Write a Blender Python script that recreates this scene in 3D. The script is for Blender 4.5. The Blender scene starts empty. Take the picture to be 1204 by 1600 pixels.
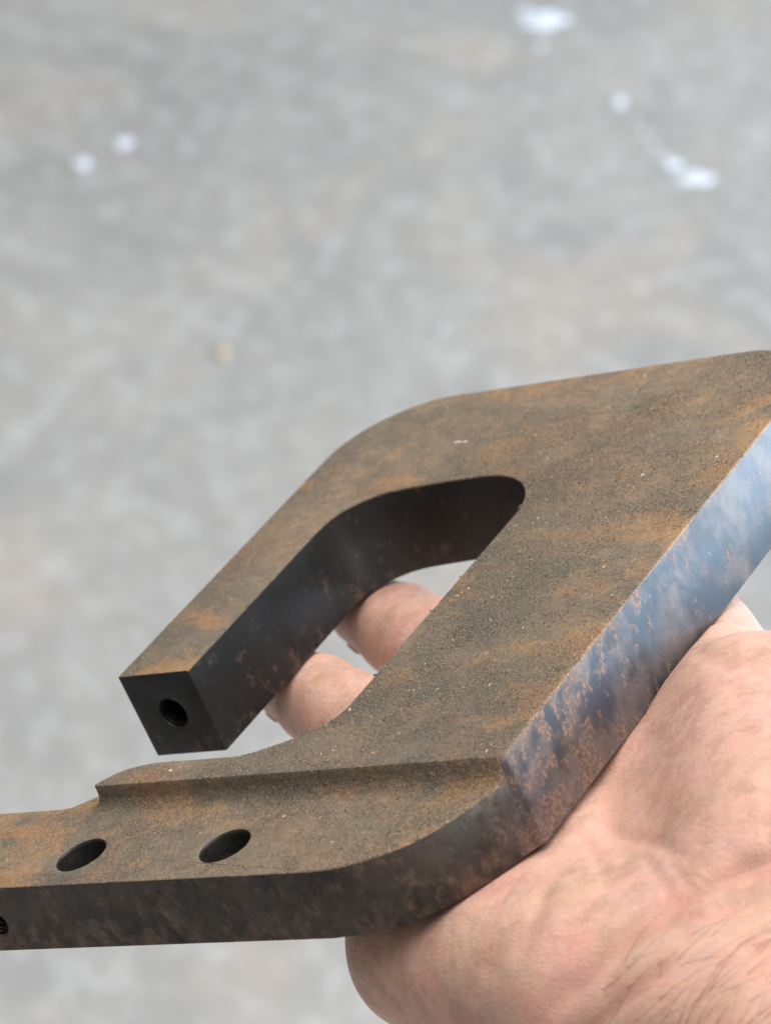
import bpy, bmesh, math, random
import numpy as np
from mathutils import Vector, Matrix

random.seed(7)
rng = np.random.default_rng(11)
scene = bpy.context.scene
COL = scene.collection

# ------------------------------------------------------------------ camera
F_PX, W_PX, H_PX = 5700.0, 1204.0, 1600.0
PITCH = math.radians(36.0)
CAM_H = 1.50
cam_data = bpy.data.cameras.new('camera')
cam = bpy.data.objects.new('camera', cam_data)
COL.objects.link(cam)
cam.location = (0, 0, CAM_H)
cam.rotation_euler = (math.pi / 2 - PITCH, 0, 0)
cam_data.sensor_fit = 'HORIZONTAL'
cam_data.sensor_width = 36.0
cam_data.lens = 36.0 * F_PX / W_PX
cam_data.clip_start = 0.02
cam_data.clip_end = 200
cam_data.dof.use_dof = True
cam_data.dof.focus_distance = 0.700
cam_data.dof.aperture_fstop = 35.0
scene.camera = cam
scene.render.resolution_x, scene.render.resolution_y = 770, 1024

# ------------------------------------------------------------------ world and lamps
world = bpy.data.worlds.new('World')
scene.world = world
world.use_nodes = True
bg = world.node_tree.nodes['Background']
bg.inputs[0].default_value = (1.0, 0.98, 0.95, 1)
bg.inputs[1].default_value = 0.27


def area_lamp(name, loc, target, sx, sy, power, colour):
    ld = bpy.data.lights.new(name, 'AREA')
    ld.shape = 'RECTANGLE'
    ld.size, ld.size_y = sx, sy
    ld.energy = power
    ld.color = colour
    o = bpy.data.objects.new(name, ld)
    COL.objects.link(o)
    o.location = loc
    d = Vector(target) - Vector(loc)
    o.rotation_euler = d.to_track_quat('-Z', 'Y').to_euler()
    return o


PLATE_W = (0.0, 0.57, 1.09)
area_lamp('door_opening_lamp', (3.3, 3.15, 1.22), (0, 0.57, 1.22), 2.4, 2.3, 225, (0.60, 0.80, 1.0))
area_lamp('added_side_lamp', (2.6, -1.15, 1.75), (0, 0.57, 1.1), 1.9, 1.4, 185, (1.0, 0.97, 0.94))  # added lamp without a known window, brightens the right side of the hand
area_lamp('roof_light_lamp', (0.6, 1.0, 4.2), (0.1, 0.8, 0), 3.6, 3.6, 215, (1.0, 0.97, 0.93))

scene.view_settings.view_transform = 'Standard'
scene.view_settings.look = 'None'
scene.view_settings.exposure = 0.0
scene.view_settings.gamma = 1.0
scene.render.engine = 'CYCLES'

# ------------------------------------------------------------------ plate frame (from the camera fit), mm
R = np.array([[0.48149863, 0.78299957, 0.39379022],
              [-0.52702964, -0.1003284, 0.84390401],
              [0.70028482, -0.61387774, 0.36435599]])
X0 = np.array([-55.43371567, 34.17309966, 754.11021323])
cam_mat = Matrix.Translation(cam.location) @ cam.rotation_euler.to_matrix().to_4x4()
S = np.diag([1, -1, -1.0])
M3 = S @ np.stack([R[:, 0], R[:, 1], -R[:, 2]], 1)      # plate (a, b, up) -> blender camera axes
det = np.linalg.det(M3)
PL = Matrix.Identity(4)
for i in range(3):
    for j in range(3):
        PL[i][j] = M3[i, j]
t0 = S @ X0 / 1000.0
PL[0][3], PL[1][3], PL[2][3] = t0
PLATE_M = cam_mat @ PL
# (a, b, up) may be left handed: mirror b so that object matrices stay proper
FLIP = det < 0
if FLIP:
    PLATE_M = PLATE_M @ Matrix.Diagonal((1, -1, 1, 1))


def P(a, b, h=0.0):
    """plate millimetres -> local metres"""
    return (a / 1000, (-b if FLIP else b) / 1000, h / 1000)


CAM_PL = np.array([-R[:, 0] @ X0, -R[:, 1] @ X0, R[:, 2] @ X0])   # camera seen from the plate frame


def px_ray_pl(u, v):
    r = np.array([(u - 602) / F_PX, (v - 800) / F_PX, 1.0])
    return np.array([R[:, 0] @ r, R[:, 1] @ r, -(R[:, 2] @ r)])


def floor_pt(u, v):
    """where the camera ray of a photograph pixel meets the floor"""
    d = Vector(((u - 602) / F_PX, -(v - 800) / F_PX, -1))
    d = cam.rotation_euler.to_matrix() @ d
    t = -CAM_H / d.z
    return Vector(cam.location) + d * t


# ------------------------------------------------------------------ node helpers
class NT:
    def __init__(self, name):
        self.m = bpy.data.materials.new(name)
        self.m.use_nodes = True
        self.n = self.m.node_tree.nodes
        self.l = self.m.node_tree.links
        self.b = self.n['Principled BSDF']
        self.co = self.n.new('ShaderNodeTexCoord').outputs['Object']

    def link(self, a, b):
        self.l.new(a, b)

    def setin(self, sock, v):
        if isinstance(v, bpy.types.NodeSocket):
            self.l.new(v, sock)
        else:
            sock.default_value = v

    def mapping(self, scale=(1, 1, 1), loc=(0, 0, 0), rot=(0, 0, 0), vec=None):
        n = self.n.new('ShaderNodeMapping')
        self.l.new(vec or self.co, n.inputs['Vector'])
        n.inputs['Scale'].default_value = scale
        n.inputs['Location'].default_value = loc
        n.inputs['Rotation'].default_value = rot
        return n.outputs[0]

    def noise(self, vec, scale, detail=4, rough=0.55, dist=0.0):
        n = self.n.new('ShaderNodeTexNoise')
        self.l.new(vec, n.inputs['Vector'])
        n.inputs['Scale'].default_value = scale
        n.inputs['Detail'].default_value = detail
        n.inputs['Roughness'].default_value = rough
        n.inputs['Distortion'].default_value = dist
        return n.outputs['Fac']

    def voronoi(self, vec, scale, feature='F1', rnd=1.0):
        n = self.n.new('ShaderNodeTexVoronoi')
        n.feature = feature
        self.l.new(vec, n.inputs['Vector'])
        n.inputs['Scale'].default_value = scale
        n.inputs['Randomness'].default_value = rnd
        return n.outputs['Distance']

    def ramp(self, fac, lo, hi, a=0.0, b=1.0, smooth=True):
        n = self.n.new('ShaderNodeMapRange')
        n.interpolation_type = 'SMOOTHSTEP' if smooth else 'LINEAR'
        self.setin(n.inputs['Value'], fac)
        n.inputs['From Min'].default_value = lo
        n.inputs['From Max'].default_value = hi
        n.inputs['To Min'].default_value = a
        n.inputs['To Max'].default_value = b
        return n.outputs['Result']

    def mix(self, fac, a, b, mode='MIX'):
        n = self.n.new('ShaderNodeMix')
        n.data_type = 'RGBA'
        n.blend_type = mode
        self.setin(n.inputs[0], fac)
        self.setin(n.inputs[6], a if isinstance(a, bpy.types.NodeSocket) else (*a, 1))
        self.setin(n.inputs[7], b if isinstance(b, bpy.types.NodeSocket) else (*b, 1))
        return n.outputs[2]

    def math(self, op, a, b=0.0):
        n = self.n.new('ShaderNodeMath')
        n.operation = op
        self.setin(n.inputs[0], a)
        self.setin(n.inputs[1], b)
        return n.outputs[0]

    def bump(self, h, strength, dist, normal=None):
        n = self.n.new('ShaderNodeBump')
        n.inputs['Strength'].default_value = strength
        n.inputs['Distance'].default_value = dist
        self.l.new(h, n.inputs['Height'])
        if normal:
            self.l.new(normal, n.inputs['Normal'])
        return n.outputs[0]

    def xyz(self, vec):
        n = self.n.new('ShaderNodeSeparateXYZ')
        self.l.new(vec, n.inputs[0])
        return n.outputs

    def out(self, **kw):
        names = {'color': 'Base Color', 'rough': 'Roughness', 'metal': 'Metallic', 'ior': 'IOR',
                 'normal': 'Normal', 'spec': 'Specular IOR Level', 'sss': 'Subsurface Weight',
                 'ssr': 'Subsurface Radius', 'sscale': 'Subsurface Scale', 'coat': 'Coat Weight',
                 'coatr': 'Coat Roughness'}
        for k, v in kw.items():
            s = self.b.inputs[names[k]]
            if k == 'color' and not isinstance(v, bpy.types.NodeSocket):
                v = (*v, 1)
            self.setin(s, v)
        return self.m


# ------------------------------------------------------------------ materials
def mat_rust_film():
    t = NT('rust_film_steel')
    mm = t.mapping((1000, 1000, 1000))                      # 1 unit = 1 mm
    st = t.mapping((1.0, 0.55, 1.0), vec=mm, rot=(0, 0, 0.25))
    big = t.noise(st, 0.030, 5, 0.62, 0.8)
    mid = t.noise(st, 0.075, 7, 0.72, 0.6)
    blot = t.noise(t.mapping((1, .8, 1), loc=(3, 50, 0), vec=mm), 0.26, 6, 0.75, 0.3)
    fine = t.noise(mm, 1.15, 5, 0.75)
    grit = t.noise(mm, 2.6, 3, 0.65)
    c = t.mix(t.ramp(big, 0.36, 0.62), (0.182, 0.150, 0.118), (0.300, 0.218, 0.142))
    olive = t.noise(t.mapping((1, .6, 1), loc=(31, 7, 0), vec=mm), 0.045, 5, 0.65)
    c = t.mix(t.ramp(olive, 0.46, 0.62, 0, 0.7), c, (0.208, 0.178, 0.128))
    c = t.mix(t.ramp(blot, 0.36, 0.62, 0.42, 0.0), c, (0.105, 0.086, 0.066))
    # orange rust bloom, stronger towards the sawn edges
    x, y, z = t.xyz(mm)
    b = t.math('MULTIPLY', y, -1.0 if FLIP else 1.0)
    e1 = t.ramp(b, 102, 123)
    e2 = t.math('MULTIPLY', t.ramp(x, 11, 0), t.ramp(b, 24, 20))
    edge = t.math('MAXIMUM', e1, e2)
    org = t.math('ADD', t.ramp(mid, 0.36, 0.76), t.math('MULTIPLY', edge, 0.36))
    org = t.math('ADD', org, t.ramp(blot, 0.3, 0.7, -0.12, 0.14))
    org = t.math('ADD', org, t.ramp(fine, 0.3, 0.7, -0.12, 0.12))
    c = t.mix(t.ramp(org, 0.32, 1.0, 0, 0.75), c, (0.400, 0.222, 0.100))
    red = t.noise(t.mapping((1, .6, 1), loc=(9, 77, 0), vec=mm), 0.06, 7, 0.75, 0.3)
    c = t.mix(t.ramp(red, 0.52, 0.68, 0, 0.6), c, (0.270, 0.150, 0.108))
    rough_zone = t.math('MULTIPLY', t.ramp(t.noise(t.mapping((1, .7, 1), loc=(80, 20, 0), vec=mm), 0.04, 4, 0.6, 0.4), 0.36, 0.60, 0.30, 1.0), t.ramp(b, 5, 75, 0.45, 1.0))
    c = t.mix(t.math('MULTIPLY', rough_zone, t.ramp(fine, 0.34, 0.58, 0.75, 0.0)), c, (0.058, 0.046, 0.034))
    c = t.mix(t.math('MULTIPLY', rough_zone, t.ramp(grit, 0.54, 0.68, 0.0, 0.9)), c, (0.560, 0.460, 0.350))
    c = t.mix(t.ramp(t.noise(mm, 0.36, 6, 0.78), 0.60, 0.70, 0, 0.6), c, (0.060, 0.050, 0.042))
    h = t.math('ADD', t.math('MULTIPLY', fine, 0.9), t.math('MULTIPLY', grit, 0.45))
    h = t.math('MULTIPLY', h, rough_zone)
    h = t.math('ADD', h, t.math('MULTIPLY', blot, 1.2))
    nrm = t.bump(h, 1.0, 0.0008)
    return t.out(color=c, rough=t.ramp(fine, 0.3, 0.7, 0.5, 0.75), spec=0.42, normal=nrm)


def mat_mill_scale():
    t = NT('mill_scale_steel')
    mm = t.mapping((1000, 1000, 1000))
    st = t.mapping((1.0, 1.0, 0.9), vec=mm)
    big = t.noise(st, 0.060, 4, 0.6, 0.2)
    haze = t.noise(t.mapping((1, 1, .8), loc=(15, 3, 8), vec=st), 0.10, 6, 0.68, 0.15)
    rust = t.noise(st, 0.15, 6, 0.66, 0.3)
    spot = t.noise(t.mapping((1, 1, .8), loc=(70, 5, 0), vec=mm), 0.34, 4, 0.6, 0.3)
    fine = t.noise(mm, 1.3, 4, 0.65)
    x, y, z = t.xyz(mm)
    c = t.mix(t.ramp(big, 0.36, 0.64), (0.024, 0.031, 0.040), (0.024, 0.050, 0.088))
    hz = t.math('MULTIPLY', t.ramp(haze, 0.42, 0.62, 0.06, 0.55), t.ramp(t.noise(mm, 0.3, 5, 0.7), 0.3, 0.6, 0.55, 1.0))
    c = t.mix(hz, c, (0.185, 0.160, 0.158))
    low = t.ramp(z, -11, -19.5, 0, 0.09)
    hi = t.ramp(z, -3.5, 0, 0, 0.10)
    cor = t.ramp(x, 45, -40, -0.03, 0.11)
    rr = t.math('ADD', t.math('ADD', t.math('ADD', rust, low), hi), cor)
    rm = t.ramp(rr, 0.55, 0.78, 0, 0.85)
    sp = t.ramp(t.math('ADD', t.math('ADD', spot, cor), t.math('MULTIPLY', rust, 0.35)), 0.75, 0.87, 0, 0.9)
    rm = t.math('MAXIMUM', rm, sp)
    rm = t.math('MULTIPLY', rm, t.ramp(fine, 0.32, 0.55, 0.5, 1.0))
    rc = t.mix(t.ramp(fine, 0.35, 0.65), (0.110, 0.066, 0.048), (0.330, 0.215, 0.160))
    c = t.mix(t.math('MULTIPLY', rm, 0.85), c, rc)
    # the bar beyond the bend has lost its scale: browner and duller
    bar = t.ramp(t.math('ADD', x, t.ramp(rust, 0.3, 0.7, -6, 6)), -34, -50)
    bst = t.mapping((1.0, 1.0, 0.85), vec=mm)
    br = t.noise(t.mapping((1, 1, 1), loc=(12, 40, 3), vec=bst), 0.26, 7, 0.72, 0.15)
    bc = t.mix(t.ramp(t.noise(bst, 0.05, 5, 0.65, 0.4), 0.36, 0.64), (0.014, 0.013, 0.012), (0.046, 0.033, 0.025))
    bm_ = t.math('MULTIPLY', t.ramp(t.math('ADD', br, low), 0.50, 0.70, 0, 0.85), t.ramp(fine, 0.3, 0.6, 0.35, 1.0))
    bc = t.mix(bm_, bc, (0.150, 0.088, 0.060))
    bc = t.mix(t.ramp(fine, 0.58, 0.76, 0, 0.4), bc, (0.13, 0.105, 0.085))
    c = t.mix(bar, c, bc)
    rm = t.math('MAXIMUM', rm, t.math('MULTIPLY', bar, 0.6))
    rough = t.math('ADD', t.math('ADD', 0.36, t.math('MULTIPLY', hz, 0.12)), t.math('MULTIPLY', rm, 0.30))
    wav = t.noise(mm, 0.22, 4, 0.6)
    h = t.math('ADD', t.math('MULTIPLY', fine, 0.3), t.math('MULTIPLY', rm, 0.8))
    h = t.math('ADD', h, t.math('MULTIPLY', wav, 0.5))
    nrm = t.bump(h, 0.30, 0.00016)
    ior = t.ramp(rm, 0, 1, 1.72, 1.45)
    return t.out(color=c, rough=rough, ior=ior, normal=nrm)


def mat_slot_shade(name, rust_at, rust_col, base_hi, low_gain):
    """rougher walls of the slot and arm end; their shade is painted near black"""
    t = NT(name)
    mm = t.mapping((1000, 1000, 1000))
    st = t.mapping((1.0, 1.0, 0.8), vec=mm)
    fine = t.noise(mm, 1.4, 4, 0.65)
    big = t.noise(st, 0.06, 4, 0.6, 0.4)
    rust = t.noise(t.mapping((1, 1, 1), loc=(12, 40, 3), vec=st), 0.26, 7, 0.70, 0.1)
    x, y, z = t.xyz(mm)
    low = t.ramp(z, -10, -19.8, 0, low_gain)
    c = t.mix(t.ramp(big, 0.38, 0.64), (0.010, 0.011, 0.011), base_hi)
    rm = t.ramp(t.math('ADD', rust, low), rust_at, rust_at + 0.16, 0, 0.85)
    rm = t.math('MULTIPLY', rm, t.ramp(fine, 0.3, 0.6, 0.35, 1.0))
    c = t.mix(rm, c, rust_col)
    c = t.mix(t.ramp(fine, 0.60, 0.78, 0, 0.35), c, (0.10, 0.085, 0.07))
    rough = t.math('ADD', t.ramp(fine, 0.3, 0.7, 0.50, 0.62), t.math('MULTIPLY', rm, 0.25))
    nrm = t.bump(t.math('ADD', fine, t.math('MULTIPLY', rm, 0.8)), 0.4, 0.0002)
    return t.out(color=c, rough=rough, ior=1.42, normal=nrm)


def mat_worn_edge():
    t = NT('worn_edge_steel')
    mm = t.mapping((1000, 1000, 1000))
    f = t.noise(mm, 0.35, 5, 0.7)
    g = t.noise(mm, 1.8, 3, 0.6)
    c = t.mix(t.ramp(f, 0.40, 0.60), (0.240, 0.165, 0.100), (0.640, 0.600, 0.570))
    c = t.mix(t.ramp(g, 0.50, 0.68, 0, 0.5), c, (0.10, 0.075, 0.055))
    return t.out(color=c, rough=0.38, ior=1.8, normal=t.bump(g, 0.5, 0.0002))


def mat_bore():
    t = NT('shaded_bore_steel')
    mm = t.mapping((1000, 1000, 1000))
    f = t.noise(mm, 0.8, 4, 0.6)
    c = t.mix(t.ramp(f, 0.4, 0.65), (0.008, 0.008, 0.007), (0.022, 0.018, 0.014))  # near black: the shade inside the holes is put into the colour
    return t.out(color=c, rough=0.42, ior=1.7, normal=t.bump(f, 0.3, 0.0002))


def mat_skin():
    t = NT('skin')
    mm = t.mapping((1000, 1000, 1000))
    m1 = t.noise(mm, 0.045, 4, 0.6, 0.4)
    m2 = t.noise(t.mapping((1, 1, 1), loc=(40, 13, 5), vec=mm), 0.12, 5, 0.65, 0.3)
    m3 = t.noise(mm, 0.55, 4, 0.7)
    c = t.mix(t.ramp(m1, 0.36, 0.64), (0.660, 0.415, 0.312), (0.715, 0.425, 0.345))
    c = t.mix(t.ramp(m2, 0.50, 0.70, 0, 0.6), c, (0.690, 0.325, 0.272))
    c = t.mix(t.ramp(m2, 0.46, 0.30, 0, 0.5), c, (0.690, 0.490, 0.360))
    c = t.mix(t.ramp(m3, 0.44, 0.70, 0, 0.22), c, (0.560, 0.290, 0.215))
    vein = t.noise(t.mapping((1.0, 0.35, 1.0), loc=(60, 8, 0), vec=mm, rot=(0, 0, 0.5)), 0.10, 3, 0.5, 0.8)
    vm = t.ramp(t.math('ABSOLUTE', t.math('SUBTRACT', vein, 0.5)), 0.035, 0.0, 0, 0.16)
    c = t.mix(vm, c, (0.42, 0.36, 0.37))
    speck = t.noise(mm, 1.6, 3, 0.7)
    c = t.mix(t.ramp(speck, 0.60, 0.72, 0, 0.2), c, (0.40, 0.20, 0.14))
    # rust grime rubbed off the plate where the palm touches it
    x, y, z = t.xyz(mm)
    b = t.math('MULTIPLY', y, -1.0 if FLIP else 1.0)
    near = t.math('MAXIMUM', t.ramp(b, 136, 121), t.ramp(z, -22.5, -20.2))
    dirt = t.noise(t.mapping((1, 1, 1), loc=(3, 3, 99), vec=mm), 0.16, 7, 0.76)
    dm = t.math('ADD', t.ramp(dirt, 0.60, 0.80, 0, 0.14), t.math('MULTIPLY', near, t.ramp(dirt, 0.44, 0.62, 0, 0.30)))
    c = t.mix(dm, c, (0.250, 0.150, 0.100))
    cell = t.voronoi(t.mapping((1, 0.55, 1), vec=mm, rot=(0, 0, 0.57)), 1.0, 'DISTANCE_TO_EDGE')
    cellm = t.ramp(cell, 0.0, 0.18)
    wrp = t.noise(mm, 0.25, 3, 0.6)
    lines = []
    for (ang, sc, lo) in ((0.25, 0.42, 0.022), (1.25, 0.36, 0.018), (2.3, 0.30, 0.014)):
        fo = t.noise(t.mapping((1.0, 0.16, 1.0), vec=mm, rot=(0, 0, ang), loc=(ang * 9, 0, 0)), sc, 3, 0.55, 0.6)
        lines.append(t.ramp(t.math('ABSOLUTE', t.math('SUBTRACT', fo, 0.5)), 0.0, lo))
    foldm = t.math('MINIMUM', t.math('MINIMUM', lines[0], lines[1]), lines[2])
    h = t.math('ADD', t.math('MULTIPLY', cellm, 0.26), t.math('MULTIPLY', foldm, 0.26))
    h = t.math('ADD', h, t.math('MULTIPLY', t.noise(mm, 0.28, 5, 0.6), 1.6))
    nrm = t.bump(h, 0.42, 0.00032)
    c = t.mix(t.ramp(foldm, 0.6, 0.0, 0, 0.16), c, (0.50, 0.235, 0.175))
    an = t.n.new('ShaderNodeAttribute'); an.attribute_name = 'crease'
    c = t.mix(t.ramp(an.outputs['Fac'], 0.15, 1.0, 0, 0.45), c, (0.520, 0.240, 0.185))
    t.b.inputs['Subsurface Radius'].default_value = (1.0, 0.36, 0.20)
    return t.out(color=c, rough=t.ramp(m3, 0.3, 0.7, 0.42, 0.56), spec=0.42, normal=nrm, sss=0.35, sscale=0.0028)


def mat_concrete():
    t = NT('worn_concrete')
    t.co = t.mapping((1, 0.8, 1), rot=(0, 0, 0.5))
    big = t.noise(t.co, 3.2, 5, 0.55, 0.4)
    mid = t.noise(t.mapping((1, 1, 1), loc=(5, 2, 0)), 11.0, 5, 0.6, 0.2)
    sm = t.noise(t.co, 42.0, 4, 0.6)
    warm = t.noise(t.mapping((1, 1, 1), loc=(1, 8, 0)), 6.0, 4, 0.6, 0.3)
    c = t.mix(t.ramp(big, 0.34, 0.66), (0.270, 0.268, 0.262), (0.325, 0.319, 0.306))
    c = t.mix(t.ramp(mid, 0.40, 0.68, 0, 0.6), c, (0.232, 0.232, 0.231))
    c = t.mix(t.ramp(warm, 0.48, 0.70, 0, 0.65), c, (0.365, 0.322, 0.278))
    c = t.mix(t.ramp(sm, 0.46, 0.70, 0, 0.4), c, (0.455, 0.465, 0.470))
    c = t.mix(t.ramp(sm, 0.44, 0.28, 0, 0.4), c, (0.225, 0.228, 0.230))
    pit = t.noise(t.co, 130.0, 3, 0.6)
    c = t.mix(t.ramp(pit, 0.60, 0.72, 0, 0.2), c, (0.20, 0.20, 0.20))
    nrm = t.bump(t.math('ADD', sm, pit), 0.25, 0.002)
    return t.out(color=c, rough=t.ramp(mid, 0.35, 0.65, 0.60, 0.80), spec=0.2, normal=nrm)


def mat_plain(name, col, rough, ior=1.45, var=0.2, scale=300.0):
    t = NT(name)
    f = t.noise(t.co, scale, 4, 0.6)
    c = t.mix(t.ramp(f, 0.35, 0.65), tuple(x * (1 - var) for x in col), tuple(min(1, x * (1 + var)) for x in col))
    return t.out(color=c, rough=rough, ior=ior)


M_TOP, M_SIDE, M_BORE, M_SKIN = mat_rust_film(), mat_mill_scale(), mat_bore(), mat_skin()
M_FLOOR = mat_concrete()
M_SLOT_SHADE = mat_slot_shade('shaded_slot_steel', 0.575, (0.120, 0.072, 0.050), (0.018, 0.020, 0.023), 0.10)  # shade of the slot walls put into the base colour
M_EDGE = mat_worn_edge()
M_PAINT = mat_plain('white_paint', (0.60, 0.66, 0.76), 0.5, var=0.10, scale=60)
M_PAINT_THIN = mat_plain('thin_worn_paint', (0.42, 0.45, 0.50), 0.6, var=0.15, scale=120)
M_STONE = mat_plain('tan_stone', (0.50, 0.39, 0.25), 0.7, scale=120)
M_HAIR = mat_plain('brown_hair', (0.050, 0.026, 0.016), 0.45)
M_NAIL = mat_plain('fingernail', (0.62, 0.40, 0.33), 0.28)
M_FLECK = mat_plain('bare_bright_steel', (0.80, 0.80, 0.82), 0.3, ior=1.8, var=0.1)
M_CHIP = mat_plain('bright_shaving', (0.45, 0.36, 0.26), 0.45, ior=1.5, var=0.5, scale=900)


def obj_from(name, verts, faces, mat=None, parent=None, smooth=False):
    me = bpy.data.meshes.new(name)
    me.from_pydata([tuple(v) for v in verts], [], [tuple(int(i) for i in f) for f in faces])
    me.update()
    if mat:
        me.materials.append(mat)
    if smooth:
        me.polygons.foreach_set('use_smooth', [True] * len(me.polygons))
    o = bpy.data.objects.new(name, me)
    COL.objects.link(o)
    o.parent = parent
    return o


def tag(o, label, cat, group=None, kind=None):
    o['label'] = label
    o['category'] = cat
    if group:
        o['group'] = group
    if kind:
        o['kind'] = kind


# ------------------------------------------------------------------ floor
def build_floor():
    n = 40
    v, f = [], []
    for i in range(n + 1):
        for j in range(n + 1):
            v.append(((i / n - .5) * 30, (j / n - .5) * 30 + 2, 0))
    for i in range(n):
        for j in range(n):
            k = i * (n + 1) + j
            f.append((k, k + n + 1, k + n + 2, k + 1))
    o = obj_from('floor', v, f, M_FLOOR)
    o['kind'] = 'structure'
    return o


floor = build_floor()


def paint_blob(name, u, v, wpx, hpx, ang=0.0, lobes=5, parent=None):
    """an irregular low dome of dried paint on the floor; sizes are photograph pixels turned into metres"""
    c = floor_pt(u, v)
    ex = (floor_pt(u + wpx / 2, v) - c).length
    ey = (floor_pt(u, v - hpx / 2) - c).length
    ph = [random.uniform(0, 6.28) for _ in range(4)]
    N, rings = 36, 4
    verts, faces = [(c.x, c.y, 0.0016)], []
    for r in range(1, rings + 1):
        rr = r / rings
        for k in range(N):
            th = 2 * math.pi * k / N
            w = 1 + .16 * math.sin(lobes * th + ph[0]) + .12 * math.sin(3 * th + ph[1]) + .08 * math.sin(9 * th + ph[2])
            x, y = ex * rr * w * math.cos(th), ey * rr * w * math.sin(th)
            xr, yr = x * math.cos(ang) - y * math.sin(ang), x * math.sin(ang) + y * math.cos(ang)
            verts.append((c.x + xr, c.y + yr, 0.0016 * (1 - rr ** 2) + (0.0004 if r < rings else -0.0005)))
    for k in range(N):
        faces.append((0, 1 + k, 1 + (k + 1) % N))
    for r in range(rings - 1):
        for k in range(N):
            a0 = 1 + r * N
            faces.append((a0 + k, a0 + N + k, a0 + N + (k + 1) % N, a0 + (k + 1) % N))
    return obj_from(name, verts, faces, M_PAINT, parent, True)


for (u, v, w, h, an) in [(847, 30, 80, 32, 0), (967, 159, 22, 20, 0), (1085, 278, 60, 22, -.1), (1052, 258, 26, 16, -.6),
                         (128, 255, 26, 18, .2), (193, 223, 28, 18, 0)]:
    paint_blob('paint_spot', u, v, w, h, an, parent=floor)
for (u, v, w, h, an) in [(842, 72, 20, 13, .3), (846, 243, 17, 14, 0), (1036, 246, 22, 14, 0), (1018, 228, 16, 13, 0),
                         (1002, 208, 13, 12, 0), (988, 188, 12, 11, 0), (690, 515, 14, 11, 0), (812, 20, 24, 12, 0)]:
    o = paint_blob('paint_spot', u, v, w, h, an, parent=floor)
    o.data.materials[0] = M_PAINT_THIN


def build_pebble():
    c = floor_pt(347, 555)
    r = (floor_pt(358, 555) - c).length
    bm = bmesh.new()
    bmesh.ops.create_icosphere(bm, subdivisions=3, radius=1)
    for q in bm.verts:
        w = 1 + .10 * math.sin(3 * q.co.x + 1) + .09 * math.sin(4 * q.co.y + 2 * q.co.z)
        q.co = Vector((q.co.x * r * w, q.co.y * r * .95 * w, q.co.z * r * .55 * w))
    me = bpy.data.meshes.new('pebble')
    bm.to_mesh(me)
    bm.free()
    me.materials.append(M_STONE)
    me.polygons.foreach_set('use_smooth', [True] * len(me.polygons))
    o = bpy.data.objects.new('pebble', me)
    COL.objects.link(o)
    o.location = (c.x, c.y, r * .5)
    tag(o, 'small round tan pebble lying alone on the grey concrete floor', 'pebble')


build_pebble()


# ------------------------------------------------------------------ steel bracket
def arc(cx, cy, r, t0, t1, n):
    return [(cx + r * math.cos(math.radians(t0 + (t1 - t0) * i / n)),
             cy + r * math.sin(math.radians(t0 + (t1 - t0) * i / n))) for i in range(n + 1)]


def chaikin(pts, it=2):
    for _ in range(it):
        q = [pts[0]]
        for i in range(len(pts) - 1):
            (x0, y0), (x1, y1) = pts[i], pts[i + 1]
            q += [(.75 * x0 + .25 * x1, .75 * y0 + .25 * y1), (.25 * x0 + .75 * x1, .25 * y0 + .75 * y1)]
        q.append(pts[-1])
        pts = q
    return pts


T = 20.0
outline = []
outline += [(0, 0), (86.5, 0)]                                     # outer side of the arm
outline += arc(87.0, 23.4, 23.4, -90, 0, 14)[1:]                   # outer shoulder
outline += [(110.4, 92)] + arc(87.4, 99.5, 23, 0, 90, 14)
outline += [(-40.2, 122.5), (-40.9, 121.5)]                        # right side down to the notch
outline += chaikin([(-42, 120.9), (-47.5, 118.4), (-54.5, 114.6), (-60.0, 109.9), (-64.0, 103.0), (-66.2, 96.5), (-66.8, 90)], 2)
outline += [(-66.8, -44), (-60, -52), (-47, -52), (-40.7, -44), (-40.7, 9)]    # long edge of the bar, end out of frame
outline += chaikin([(-40.7, 11.5), (-40.2, 14.2), (-38.6, 16.4), (-36.4, 19.0), (-35.0, 23.0), (-34.2, 28.5), (-34.0, 34)], 2)
outline += [(-34.0, 52)]
outline += chaikin([(-34.0, 55.8), (-32.6, 60), (-29.6, 65.6), (-27.3, 69.6), (-24.0, 72.6), (-19, 73.6)], 2)
outline += arc(49.5, 54, 19.6, 90, 0, 16)                          # inner end of the slot
outline += [(69.0, 45)]
outline += chaikin([(68.4, 36.5), (67.6, 28.8), (64.6, 23.8), (60.2, 19.9), (54.5, 19.0), (48, 19.0)], 2)
outline += [(0, 19.2)]


def prism(name, pts, z0, z1):
    n = len(pts)
    pts = [P(x, y)[:2] for x, y in pts]
    ar = sum(pts[i][0] * pts[(i + 1) % n][1] - pts[(i + 1) % n][0] * pts[i][1] for i in range(n))
    if ar < 0:
        pts = pts[::-1]
    v = [(x, y, z0 / 1000) for x, y in pts] + [(x, y, z1 / 1000) for x, y in pts]
    f = [tuple(range(n - 1, -1, -1)), tuple(range(n, 2 * n))]
    f += [(i, (i + 1) % n, n + (i + 1) % n, n + i) for i in range(n)]
    return obj_from(name, v, f)


def loft(name, loops, zs):
    n = len(loops[0])
    v, f = [], []
    for lp, z in zip(loops, zs):
        v += [P(x, y, z) for x, y in lp]
    m = len(loops)
    for k in range(m - 1):
        for i in range(n):
            f.append((k * n + i, k * n + (i + 1) % n, (k + 1) * n + (i + 1) % n, (k + 1) * n + i))
    f.append(tuple(range(n - 1, -1, -1)))
    f.append(tuple(range((m - 1) * n, m * n)))
    o = obj_from(name, v, f)
    bm = bmesh.new()
    bm.from_mesh(o.data)
    bmesh.ops.recalc_face_normals(bm, faces=bm.faces)
    bm.to_mesh(o.data)
    bm.free()
    return o


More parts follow.
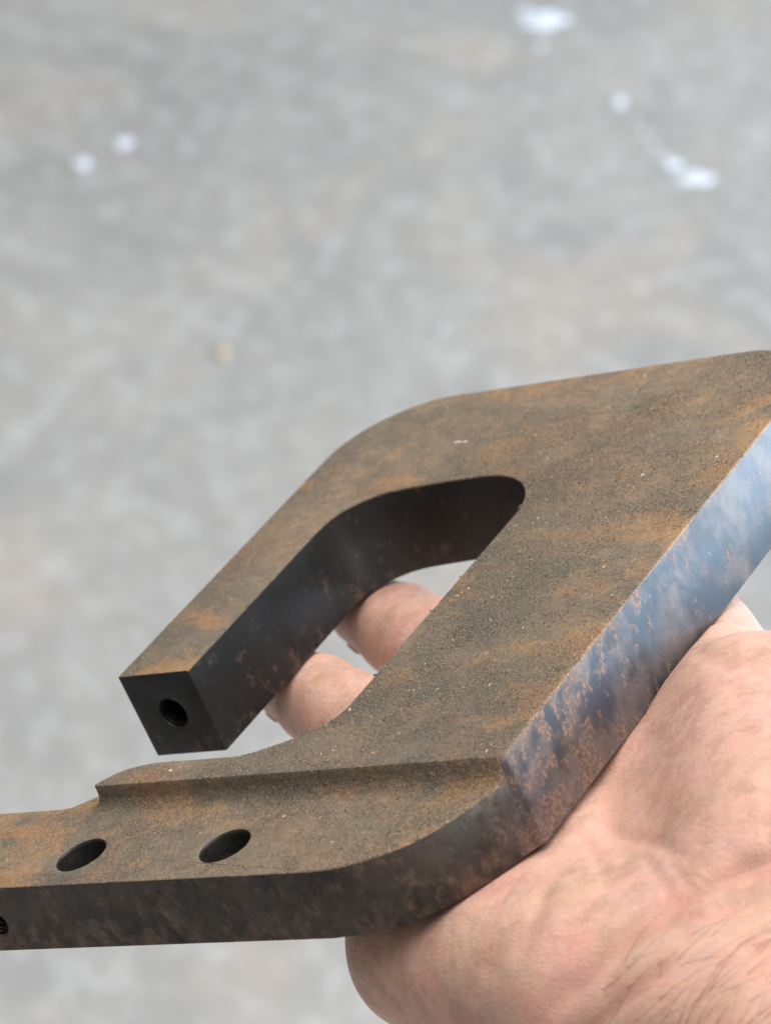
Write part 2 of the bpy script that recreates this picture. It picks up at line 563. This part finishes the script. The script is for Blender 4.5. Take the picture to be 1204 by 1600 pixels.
def cylinder(name, c, axis, r, length, n=40, cham=0.5):
    """solid drill with a flared mouth, c = mouth centre (plate mm), axis points inward"""
    c, axis = np.array(c, float), np.array(axis, float)
    axis /= np.linalg.norm(axis)
    u = np.cross(axis, [0.3, 0.5, 0.81])
    u /= np.linalg.norm(u)
    w = np.cross(axis, u)
    v, f = [], []
    prof = [(-1.0, r + cham), (0.0, r + cham), (cham, r), (length, r)]
    for d, rr in prof:
        for k in range(n):
            th = 2 * math.pi * k / n
            v.append(P(*(c + axis * d + rr * (math.cos(th) * u + math.sin(th) * w))))
    for k in range(len(prof) - 1):
        for i in range(n):
            f.append((k * n + i, k * n + (i + 1) % n, (k + 1) * n + (i + 1) % n, (k + 1) * n + i))
    f.append(tuple(range(n)))
    f.append(tuple(range((len(prof) - 1) * n, len(prof) * n)))
    o = obj_from(name, v, f)
    bm = bmesh.new()
    bm.from_mesh(o.data)
    bmesh.ops.recalc_face_normals(bm, faces=bm.faces)
    bm.to_mesh(o.data)
    bm.free()
    return o


bracket = bpy.data.objects.new('steel_bracket', None)
COL.objects.link(bracket)
bracket.matrix_world = PLATE_M
tag(bracket, 'heavy rusty steel plate with a slotted arm and milled bar, held in a bare hand', 'steel bracket')

MILL = 5.0
BOLT = [(-57.0, 28.9), (-56.7, 65.0)]


def build_body():
    body = prism('bracket_body', outline, -T, 0)
    # milled ledge along the bar: wall at a = -41, its left end sweeping round the raised strip, floor fillet
    edge = [(-41.0, 150), (-41.0, 60), (-41.0, 30), (-41.0, 24.0)] + chaikin([(-40.6, 23.1), (-38.3, 24.9), (-36.2, 27.2), (-35.0, 30.0), (-34.0, 35.5), (-31.0, 46)], 1)
    edge += [(-31.0, -70), (-80, -70), (-80, 150)]
    e = np.array(edge)

    def inset(pts, d):
        out = []
        n = len(pts)
        for i in range(n):
            if i in (n - 1, n - 2, n - 3):
                out.append(pts[i])
                continue
            p0, p1, p2 = pts[i - 1] if i > 0 else pts[i] + np.array([0, 10]), pts[i], pts[(i + 1) % n]
            tdir = (p2 - p1) / np.linalg.norm(p2 - p1) + (p1 - p0) / np.linalg.norm(p1 - p0)
            if i == n - 4:
                tdir = p1 - p0
            tdir /= np.linalg.norm(tdir)
            nrm = np.array([tdir[1], -tdir[0]])        # to the cut side
            out.append(pts[i] + nrm * d)
        return np.array(out)
    fr = 3.2
    loops, zs = [], []
    loops.append(inset(e, -0.0)); zs.append(3.0)
    loops.append(inset(e, 0.15)); zs.append(-(MILL - fr))
    for k in range(1, 6):
        th = math.pi / 2 * k / 5
        loops.append(inset(e, 0.15 + fr * (1 - math.cos(th)))); zs.append(-(MILL - fr) - fr * math.sin(th))
    cut = loft('ledge_cutter', loops, zs)
    tools = [cut]
    for (x, y) in BOLT:
        tools.append(cylinder('drill', (x, y, -MILL), (0, 0, -1), 5.0, 30))
    tools.append(cylinder('drill', (0, 9.7, -10), (1, 0, 0), 3.4, 24, cham=0.35))
    tools.append(cylinder('drill', (-66.8, 8.6, -13.6), (1, 0, 0), 2.7, 15, cham=0.3))
    for q in (M_TOP, M_SIDE, M_BORE, M_EDGE, M_SLOT_SHADE):
        body.data.materials.append(q)
    for c in tools:
        md = body.modifiers.new('cut', 'BOOLEAN')
        md.operation = 'DIFFERENCE'
        md.solver = 'EXACT'
        md.object = c
    bv = body.modifiers.new('edge', 'BEVEL')
    bv.width = 0.00042
    bv.segments = 2
    bv.limit_method = 'ANGLE'
    bv.angle_limit = math.radians(34)
    bv.harden_normals = False
    bv.material = 3
    bv.use_clamp_overlap = False
    dg = bpy.context.evaluated_depsgraph_get()
    me = bpy.data.meshes.new_from_object(body.evaluated_get(dg))
    for c in tools:
        bpy.data.objects.remove(c)
    body.modifiers.clear()
    body.data = me
    me.name = 'bracket_body'
    me.materials.clear()
    for q in (M_TOP, M_SIDE, M_BORE, M_EDGE, M_SLOT_SHADE):
        me.materials.append(q)
    for p in me.polygons:
        zc = p.center.z * 1000
        a, b = p.center.x * 1000, (-1 if FLIP else 1) * p.center.y * 1000
        bore = any((a - x) ** 2 + (b - y) ** 2 < 5.2 ** 2 and zc < -5.3 for x, y in BOLT)
        bore = bore or (0.3 < a < 26 and (b - 9.7) ** 2 + (zc + 10) ** 2 < 3.7 ** 2)
        bore = bore or (-66.5 < a < -50 and (b - 8.6) ** 2 + (zc + 13.6) ** 2 < 2.95 ** 2)
        p.use_smooth = True
        if p.material_index == 3 and not bore:
            continue
        slot = p.normal.z < 0.25 and -34.5 < a < 70 and 18 < b < 74.5
        bar = a < -41.2 and p.normal.z < 0.25 and not (zc > -4.98 and a > -45.5 and b < 121)
        if bore:
            p.material_index = 2
        elif bar:
            p.material_index = 1
        elif slot or (abs(a) < .2 and b < 20):
            p.material_index = 4
        elif p.normal.z > 0.25 or (zc > -4.95 and zc < -0.4 and -45.5 < a < -33 and p.normal.z > -.1 and b < 121.8):
            p.material_index = 0
        else:
            p.material_index = 1
        p.use_smooth = True
    me.set_sharp_from_angle(angle=math.radians(28))
    body.parent = bracket
    return body


body = build_body()


def ring_bore(name, c, axis, r, depth, pitch, amp, n=32):
    """threaded lining of a tapped hole: a real helical ridge on a thin sleeve"""
    c, axis = np.array(c, float), np.array(axis, float)
    u = np.cross(axis, [0.3, 0.5, 0.81]); u /= np.linalg.norm(u)
    w = np.cross(axis, u)
    v, f = [], []
    m = int(depth / pitch * 4)
    for k in range(m + 1):
        for i in range(n):
            th = 2 * math.pi * i / n
            d = 0.5 + (depth - 0.5) * k / m
            rr = r - 0.05 - amp * (0.5 + 0.5 * math.cos(2 * math.pi * d / pitch - th))
            v.append(P(*(c + axis * d + rr * (math.cos(th) * u + math.sin(th) * w))))
    for k in range(m):
        for i in range(n):
            f.append((k * n + i, k * n + (i + 1) % n, (k + 1) * n + (i + 1) % n, (k + 1) * n + i))
    f.append(tuple(range(m * n, (m + 1) * n)))
    return obj_from(name, v, f, M_BORE, bracket, True)


ring_bore('threaded_hole', (0, 9.7, -10), (1, 0, 0), 3.4, 20, 1.25, 0.16)
ring_bore('threaded_hole', (-66.8, 8.6, -13.6), (1, 0, 0), 2.7, 13, 1.0, 0.45)


# ------------------------------------------------------------------ hand: one continuous surface from a distance field
def rcone(p, a, b, ra, rb):
    a, b = np.array(a, np.float32), np.array(b, np.float32)
    ab = b - a
    L2 = float(ab @ ab)
    t = np.clip(((p[0] - a[0]) * ab[0] + (p[1] - a[1]) * ab[1] + (p[2] - a[2]) * ab[2]) / L2, 0, 1)
    dx = p[0] - a[0] - t * ab[0]
    dy = p[1] - a[1] - t * ab[1]
    dz = p[2] - a[2] - t * ab[2]
    return np.sqrt(dx * dx + dy * dy + dz * dz) - (ra + (rb - ra) * t)


def ellip(p, c, r, rot=0.0):
    x, y, z = p[0] - c[0], p[1] - c[1], p[2] - c[2]
    ca, sa = math.cos(rot), math.sin(rot)
    x, y = x * ca + y * sa, -x * sa + y * ca
    k0 = np.sqrt((x / r[0]) ** 2 + (y / r[1]) ** 2 + (z / r[2]) ** 2)
    k1 = np.sqrt((x / r[0] ** 2) ** 2 + (y / r[1] ** 2) ** 2 + (z / r[2] ** 2) ** 2) + 1e-9
    return k0 * (k0 - 1) / k1


def smin(a, b, k):
    h = np.clip(0.5 + 0.5 * (b - a) / k, 0, 1)
    return b + (a - b) * h - k * h * (1 - h)


def smax(a, b, k):
    return -smin(-a, -b, k)


FINGERS = {
    'index': [((41, 107.5, -31.5), 12.5), ((56, 64, -40), 9.8), ((61, 38, -42), 8.8), ((65, 22, -40), 7.6)],
    'middle': [((16, 93, -33), 12.0), ((45, 49, -33.0), 10.8), ((60, 24, -30.6), 9.9), ((68, 9, -28.6), 8.4)],
    'ring': [((-9, 83, -33), 11.5), ((19, 41, -32.5), 10.2), ((33, 18, -29.9), 9.3), ((41, 3, -28.4), 8.0)],
    'little': [((-31, 74, -34), 10.5), ((-24, 46, -36), 8.6), ((-20, 28, -36), 7.8), ((-17, 13, -34), 6.8)],
}
WRIST = np.array([-49.0, 165.0, -40.0])
FDIR = np.array([0.54, -0.84, 0.0])
UDIR = np.array([0.84, 0.54, 0.0])


def build_hand():
    h = 1.0
    lo = np.array([-150.0, -8.0, -84.0])
    hi = np.array([100.0, 262.0, -2.0])
    n = ((hi - lo) / h).astype(int) + 1
    ax = [np.linspace(lo[i], lo[i] + h * (n[i] - 1), n[i], dtype=np.float32) for i in range(3)]
    p = np.meshgrid(*ax, indexing='ij')
    carp = [WRIST + UDIR * s for s in (19, 8, -6, -18)]
    d = None
    for (nm, chain), cp in zip(FINGERS.items(), carp):
        q = rcone(p, chain[0][0], cp, chain[0][1] + 2.0, 16.5)
        d = q if d is None else smin(d, q, 9)
    # hypothenar, thenar, thumb
    d = smin(d, rcone(p, (-61, 136, -39), (-48, 91, -38), 18, 14.5), 12)
    d = smin(d, rcone(p, (-34, 166, -32), (8, 141, -29), 21, 17.5), 12)
    th = rcone(p, (-26, 172, -36), (17, 160, -31), 17, 15.5)
    th = smin(th, rcone(p, (17, 160, -31), (40, 181, -38), 14.0, 11.2), 6)
    th = smin(th, rcone(p, (40, 181, -38), (58, 202, -44), 11.0, 8.6), 3)
    d = smin(d, th, 9)
    d = smin(d, rcone(p, (8, 140, -40), (36, 108, -38), 11, 10), 8)      # web of the thumb
    # forearm
    fe = WRIST - FDIR * 125 + np.array([0, 0, -14])
    d = smin(d, rcone(p, WRIST + UDIR * 12 + np.array([0, 0, 1]), fe + UDIR * 18, 19, 26), 12)
    d = smin(d, rcone(p, WRIST - UDIR * 12 + np.array([0, 0, -1]), fe - UDIR * 18, 18, 25), 12)
    for nm, chain in FINGERS.items():
        q = None
        for (a0, r0), (a1, r1) in zip(chain[:-1], chain[1:]):
            s = rcone(p, a0, a1, r0, r1)
            q = s if q is None else smin(q, s, 3)
        # finger pads
        for i in (0, 1):
            c0 = np.array(chain[i][0]) * .5 + np.array(chain[i + 1][0]) * .5
            rr = (chain[i][1] + chain[i + 1][1]) / 2
            q = smin(q, ellip(p, c0 + np.array([0, 0, 1.2]), (rr * 1.25, rr * .95, rr * .95), math.atan2(-.84, .54)), 4)
        d = smin(d, q, 3.5)
    # flesh is pressed flat where the plate lies on it
    plate = np.maximum(p[1] - 122.6, np.maximum(-66.9 - p[0], -20.15 - p[2]))
    d = smax(d, -plate, 1.2)
    F = d.astype(np.float32)
    ins = F < 0
    c = np.zeros(tuple(n - 1), np.int8)
    corners = [(i, j, k) for i in (0, 1) for j in (0, 1) for k in (0, 1)]
    sl = lambda o: tuple(slice(o[q], o[q] + n[q] - 1) for q in range(3))
    for o in corners:
        c += ins[sl(o)]
    act = (c > 0) & (c < 8)
    I = np.argwhere(act)
    idx = -np.ones(act.shape, np.int64)
    idx[act] = np.arange(len(I))
    acc = np.zeros((len(I), 3))
    cnt = np.zeros(len(I))
    for o in corners:
        for axi in range(3):
            if o[axi]:
                continue
            o2 = list(o); o2[axi] = 1
            f0 = F[I[:, 0] + o[0], I[:, 1] + o[1], I[:, 2] + o[2]]
            f1 = F[I[:, 0] + o2[0], I[:, 1] + o2[1], I[:, 2] + o2[2]]
            m = (f0 < 0) != (f1 < 0)
            t = np.where(m, f0 / np.where(m, f0 - f1, 1), 0)
            for q in range(3):
                acc[:, q] += np.where(m, o[q] + (t if q == axi else 0), 0)
            cnt += m
    V = (I + acc / cnt[:, None]) * h + lo
    faces = []
    for axi in range(3):
        u, w = (axi + 1) % 3, (axi + 2) % 3
        s0 = [slice(None)] * 3; s1 = [slice(None)] * 3
        s0[axi] = slice(0, n[axi] - 1); s1[axi] = slice(1, n[axi])
        A, B = ins[tuple(s0)], ins[tuple(s1)]
        E = np.argwhere(A != B)
        E = E[(E[:, u] > 0) & (E[:, w] > 0) & (E[:, u] < n[u] - 1) & (E[:, w] < n[w] - 1)]
        q = []
        for du, dw in ((-1, -1), (0, -1), (0, 0), (-1, 0)):
            g = E.copy(); g[:, u] += du; g[:, w] += dw
            q.append(idx[g[:, 0], g[:, 1], g[:, 2]])
        q = np.stack(q, 1)
        flip = ~A[E[:, 0], E[:, 1], E[:, 2]]
        if FLIP:
            flip = ~flip
        q[flip] = q[flip][:, ::-1]
        faces.append(q)
    Q = np.concatenate(faces)
    Q = Q[(Q >= 0).all(1)]
    # relax
    ed = np.concatenate([Q[:, [0, 1]], Q[:, [1, 2]], Q[:, [2, 3]], Q[:, [3, 0]]])
    for it in range(8):
        s = np.zeros_like(V); k = np.zeros(len(V))
        for q in range(3):
            s[:, q] = np.bincount(ed[:, 0], V[ed[:, 1], q], len(V)) + np.bincount(ed[:, 1], V[ed[:, 0], q], len(V))
        k = np.bincount(ed[:, 0], minlength=len(V)) + np.bincount(ed[:, 1], minlength=len(V))
        V = V + (0.55 if it % 2 == 0 else -0.35) * (s / np.maximum(k, 1)[:, None] - V)
    under = (V[:, 1] < 122.8) & (V[:, 0] > -67.2)
    V[under, 2] = np.minimum(V[under, 2], -20.12)
    return V, Q


HV, HQ = build_hand()


def vert_normals(V, Q):
    nn = np.cross(V[Q[:, 2]] - V[Q[:, 0]], V[Q[:, 3]] - V[Q[:, 1]])
    N = np.zeros_like(V)
    for k in range(4):
        for q in range(3):
            N[:, q] += np.bincount(Q[:, k], nn[:, q], len(V))
    N /= np.linalg.norm(N, axis=1)[:, None] + 1e-9
    return -N if FLIP else N



def to_px(V):
    X = X0 + (V * np.array([1, 1, -1])) @ R.T
    return np.stack([X[:, 0] / X[:, 2] * F_PX + 602, X[:, 1] / X[:, 2] * F_PX + 800], 1)


def seg_dist(p, poly):
    best = np.full(len(p), 1e9)
    arcl = np.zeros(len(p))
    poly = np.array(poly, float)
    L = 0.0
    for q0, q1 in zip(poly[:-1], poly[1:]):
        e = q1 - q0
        t = np.clip(((p - q0) @ e) / (e @ e), 0, 1)
        dd = np.linalg.norm(p - q0 - t[:, None] * e, axis=1)
        m = dd < best
        best[m] = dd[m]
        arcl[m] = L + t[m] * np.linalg.norm(e)
        L += np.linalg.norm(e)
    return best, arcl / L


HN = vert_normals(HV, HQ)
facing = ((CAM_PL - HV) * HN).sum(1) > 0
hpx = to_px(HV)
# (traced line, depth mm, half width mm)
CREASES = [
    ([(1260, 1325), (1204, 1342), (1148, 1358), (1078, 1394), (1012, 1440), (937, 1492), (867, 1567), (820, 1625)], 1.3, 2.6),
    ([(1260, 1322), (1204, 1340), (1148, 1357), (1078, 1393), (1012, 1440)], 0.45, 0.7),
    ([(1060, 1490), (1012, 1525), (937, 1592), (900, 1640)], 1.0, 1.8),
    ([(1000, 1440), (960, 1500), (930, 1590)], 0.5, 1.5),
    ([(1031, 1131), (961, 1187), (947, 1239), (950, 1290), (985, 1330)], 0.9, 2.6),
    ([(1120, 1040), (1040, 1110), (985, 1180), (960, 1230)], 0.35, 1.2),
    ([(900, 1262), (960, 1300), (1030, 1320), (1090, 1345)], 0.35, 1.2),
    ([(905, 1290), (935, 1345), (950, 1400)], 0.4, 1.3),
    ([(1000, 1330), (1030, 1375), (1050, 1400)], 0.3, 0.8),
    ([(1035, 1325), (1062, 1365), (1080, 1392)], 0.25, 0.7),
    ([(660, 1480), (675, 1530), (700, 1580), (735, 1625)], 0.8, 2.2),
    ([(745, 1420), (765, 1480), (770, 1540)], 0.4, 1.8),
    ([(840, 1335), (850, 1390), (835, 1450), (800, 1520)], 0.45, 1.8),
    ([(1070, 1010), (1130, 1035), (1204, 1022)], 0.5, 1.8),
    ([(560, 1490), (590, 1540), (640, 1600)], 0.4, 1.6),
]
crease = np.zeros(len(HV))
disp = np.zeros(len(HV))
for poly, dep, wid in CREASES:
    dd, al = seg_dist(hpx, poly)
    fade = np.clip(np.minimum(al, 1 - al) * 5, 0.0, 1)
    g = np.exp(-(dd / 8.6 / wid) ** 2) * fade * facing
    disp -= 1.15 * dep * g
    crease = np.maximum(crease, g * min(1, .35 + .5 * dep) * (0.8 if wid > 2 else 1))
# soft unevenness of flesh and tendons
xx, yy = hpx[:, 0] / 8.6, hpx[:, 1] / 8.6
disp += facing * 0.16 * (np.sin(xx * .23 + yy * .11 + 1 + 1.3 * np.sin(yy * .09)) * np.sin(yy * .17 - xx * .07 + np.sin(xx * .13)))
disp *= np.clip(np.maximum((HV[:, 1] - 123) / 9, (-67 - HV[:, 0]) / 7), 0, 1)
disp[(HV[:, 1] < 123.2) & (HV[:, 0] > -67.4) & (HV[:, 2] > -21.5)] = 0
HV = HV + HN * disp[:, None]

hand = obj_from('hand', [P(*v) for v in HV], HQ, M_SKIN, None, True)
hand.matrix_world = PLATE_M
tag(hand, 'bare hand, palm up, gripping the steel plate from below', 'hand')

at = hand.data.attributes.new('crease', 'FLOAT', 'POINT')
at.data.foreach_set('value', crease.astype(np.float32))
HN = vert_normals(HV, HQ)


def tube(verts, faces, pts, radii, k=3):
    base = len(verts)
    m = len(pts)
    for i, q in enumerate(pts):
        d = pts[min(i + 1, m - 1)] - pts[max(i - 1, 0)]
        d = d / (np.linalg.norm(d) + 1e-9)
        u = np.cross(d, [0.31, 0.2, 0.93]); u /= np.linalg.norm(u)
        w = np.cross(d, u)
        for j in range(k):
            th = 2 * math.pi * j / k
            verts.append(P(*(q + radii[i] * (math.cos(th) * u + math.sin(th) * w))))
    for i in range(m - 1):
        for j in range(k):
            faces.append((base + i * k + j, base + i * k + (j + 1) % k, base + (i + 1) * k + (j + 1) % k, base + (i + 1) * k + j))


def build_hair():
    vis = facing & (HN @ (CAM_PL / np.linalg.norm(CAM_PL)) > 0.1)
    ok = vis & (hpx[:, 0] > 930) & (hpx[:, 0] < 1330) & (hpx[:, 1] > 1375) & (hpx[:, 1] < 1720)
    # denser towards the forearm corner, none above the wrist fold
    line = (hpx[:, 1] - 1400) + (hpx[:, 0] - 1100) * 0.62
    w = np.clip(line / 160, 0, 1) * ok
    w = w / w.sum()
    verts, faces = [], []
    for r in rng.choice(len(HV), 230, p=w):
        q = HV[r] - HN[r] * 0.1
        nrm = HN[r]
        dirv = UDIR * (0.9 + rng.normal() * .15) - FDIR * (0.45 + rng.normal() * .3)
        L = rng.uniform(7, 17)
        bend = rng.normal() * .05
        lift = rng.uniform(0.12, 0.42)
        pts = []
        side = np.cross(nrm, dirv)
        m = 8
        for i in range(m):
            pts.append(q.copy())
            k = int(np.argmin(((HV[max(0, r - 1):r + 1] - q) ** 2).sum(1)))
            tdir = dirv - nrm * (dirv @ nrm)
            tdir = tdir / np.linalg.norm(tdir) + nrm * lift * (1 - i / m * 1.5) + side * bend * i
            q = q + tdir / np.linalg.norm(tdir) * L / m
        rad = rng.uniform(0.034, 0.058)
        tube(verts, faces, pts, [rad * (1 - .75 * i / (m - 1)) for i in range(m)])
    o = obj_from('wrist_hair', verts, faces, M_HAIR, hand, True)
    o['kind'] = 'stuff'


build_hair()


def build_nails():
    # small curved plates on the far side of the finger ends, facing down
    for nm, chain in FINGERS.items():
        (c0, r0), (c1, r1) = chain[2], chain[3]
        c0, c1 = np.array(c0), np.array(c1)
        ax = (c1 - c0) / np.linalg.norm(c1 - c0)
        side = np.cross(ax, [0, 0, 1.0]); side /= np.linalg.norm(side)
        dn = np.cross(side, ax)
        dn = dn if dn[2] < 0 else -dn
        verts, faces = [], []
        nu, nv = 7, 8
        for lay in (0.35, -0.5):
            for i in range(nv):
                for j in range(nu):
                    th = (j / (nu - 1) - .5) * 1.9 * (1 - .25 * (i / (nv - 1)) ** 4)
                    s_ = -0.1 + 0.95 * i / (nv - 1)
                    rr = r0 + (r1 - r0) * min(1, .55 + s_ * .45) + lay - max(0, s_ - .55) * 2.2
                    q = c1 + ax * (s_ * 8 - 3.5) + rr * (math.cos(th) * dn + math.sin(th) * side)
                    verts.append(P(*q))
        nn = nu * nv
        for i in range(nv - 1):
            for j in range(nu - 1):
                k = i * nu + j
                faces.append((k, k + 1, k + nu + 1, k + nu))
                faces.append((nn + k, nn + k + nu, nn + k + nu + 1, nn + k + 1))
        ring = [j for j in range(nu)] + [i * nu + nu - 1 for i in range(1, nv)] + [(nv - 1) * nu + j for j in range(nu - 2, -1, -1)] + [i * nu for i in range(nv - 2, 0, -1)]
        for i in range(len(ring)):
            a0, b0 = ring[i], ring[(i + 1) % len(ring)]
            faces.append((a0, nn + a0, nn + b0, b0))
        obj_from('fingernail', verts, faces, M_NAIL, hand, True)


build_nails()


# ------------------------------------------------------------------ fine shavings and grit lying on the upper faces
def inside(pt, poly):
    x, y = pt
    c = False
    for (x0, y0), (x1, y1) in zip(poly, poly[1:] + poly[:1]):
        if (y0 > y) != (y1 > y) and x < (x1 - x0) * (y - y0) / (y1 - y0) + x0:
            c = not c
    return c


def build_shavings():
    verts, faces = [], []
    n = 0
    while n < 3200:
        a, b = rng.uniform(-66, 110), rng.uniform(-6, 122)
        if rng.random() > (0.35 + 0.65 * min(1, max(0, (b - 30) / 60))):
            continue
        if not inside((a, b), outline):
            continue
        low = a < -44.5
        if -45.5 < a < -40 or (a < -33 and b < 32 and a > -46):
            continue
        if low and any((a - x) ** 2 + (b - y) ** 2 < 36 for x, y in BOLT):
            continue
        h = -MILL if low else 0.0
        big = rng.random() < 0.05
        L = rng.uniform(0.4, 1.1) if big else rng.uniform(0.08, 0.32)
        w = L * rng.uniform(0.18, 0.5) if big else L * rng.uniform(.4, .9)
        th = rng.uniform(0, 3.14)
        ca, sa = math.cos(th), math.sin(th)
        base = len(verts)
        hh = rng.uniform(.06, .22) if big else rng.uniform(.05, .2)
        tilt = rng.uniform(-.1, .2)
        for (x, y, z) in ((-L / 2, -w / 2, -.03), (L / 2, -w / 3, -.03), (L / 2.4, w / 2, -.03), (-L / 2.3, w / 2.5, -.03),
                          (-L / 3, 0, hh), (L / 3, w * .1, hh + tilt * .3)):
            verts.append(P(a + x * ca - y * sa, b + x * sa + y * ca, h + z))
        faces += [tuple(base + i for i in q) for q in ((0, 1, 5, 4), (1, 2, 5), (2, 3, 4, 5), (3, 0, 4))]
        n += 1
    for (a, b, L) in ((86.5, 37.5, 1.9), (86.2, 39.7, 1.3), (-37.5, 41, .6), (60, 100, .8)):
        base = len(verts)
        for (x, y, z) in ((-.25, -L / 2, -.03), (.25, -L / 2.2, -.03), (.3, L / 2, -.03), (-.2, L / 2.4, -.03), (0, -L / 3, .16), (.05, L / 3, .2)):
            verts.append(P(a + x, b + y, z))
        faces += [tuple(base + i for i in q) for q in ((0, 1, 5, 4), (1, 2, 5), (2, 3, 4, 5), (3, 0, 4))]
    o = obj_from('metal_shavings', verts, faces, M_CHIP)
    o.data.materials.append(M_FLECK)
    for q in o.data.polygons[-16:]:
        q.material_index = 1
    o.matrix_world = PLATE_M
    tag(o, 'fine pale metal shavings and grit strewn over the rusty top face', 'metal shavings', kind='stuff')


build_shavings()


def build_grit():
    """crumbs of rust standing up from the film, thickest on the wide part of the plate"""
    verts, faces = [], []
    n = 0
    while n < 9000:
        a, b = rng.uniform(-66, 110), rng.uniform(-6, 122)
        patch = 0.5 + 0.5 * math.sin(a * .11 + 2 * math.sin(b * .06)) * math.sin(b * .13 + a * .03)
        if rng.random() > (0.10 + 0.9 * min(1, max(0, (b - 40) / 45)) * (.25 + .75 * patch)):
            continue
        if not inside((a, b), outline) or -46 < a < -40.3 or (a < -33 and b < 32 and a > -46):
            continue
        if a < -46 and any((a - x) ** 2 + (b - y) ** 2 < 33 for x, y in BOLT):
            continue
        h = -MILL if a < -44.5 else 0.0
        L = 0.12 + 0.5 * rng.random() ** 4
        th = rng.uniform(0, 6.28)
        hh = L * rng.uniform(.3, .75)
        base = len(verts)
        for k in range(5):
            ph = th + k * 1.257
            rr = L * rng.uniform(.6, 1.2)
            verts.append(P(a + rr * math.cos(ph), b + rr * math.sin(ph), h - .03))
        verts.append(P(a + L * rng.uniform(-.3, .3), b + L * rng.uniform(-.3, .3), h + hh))
        faces += [(base + k, base + (k + 1) % 5, base + 5) for k in range(5)]
        n += 1
    o = obj_from('rust_grit', verts, faces, M_TOP, bracket)
    o['kind'] = 'stuff'


build_grit()
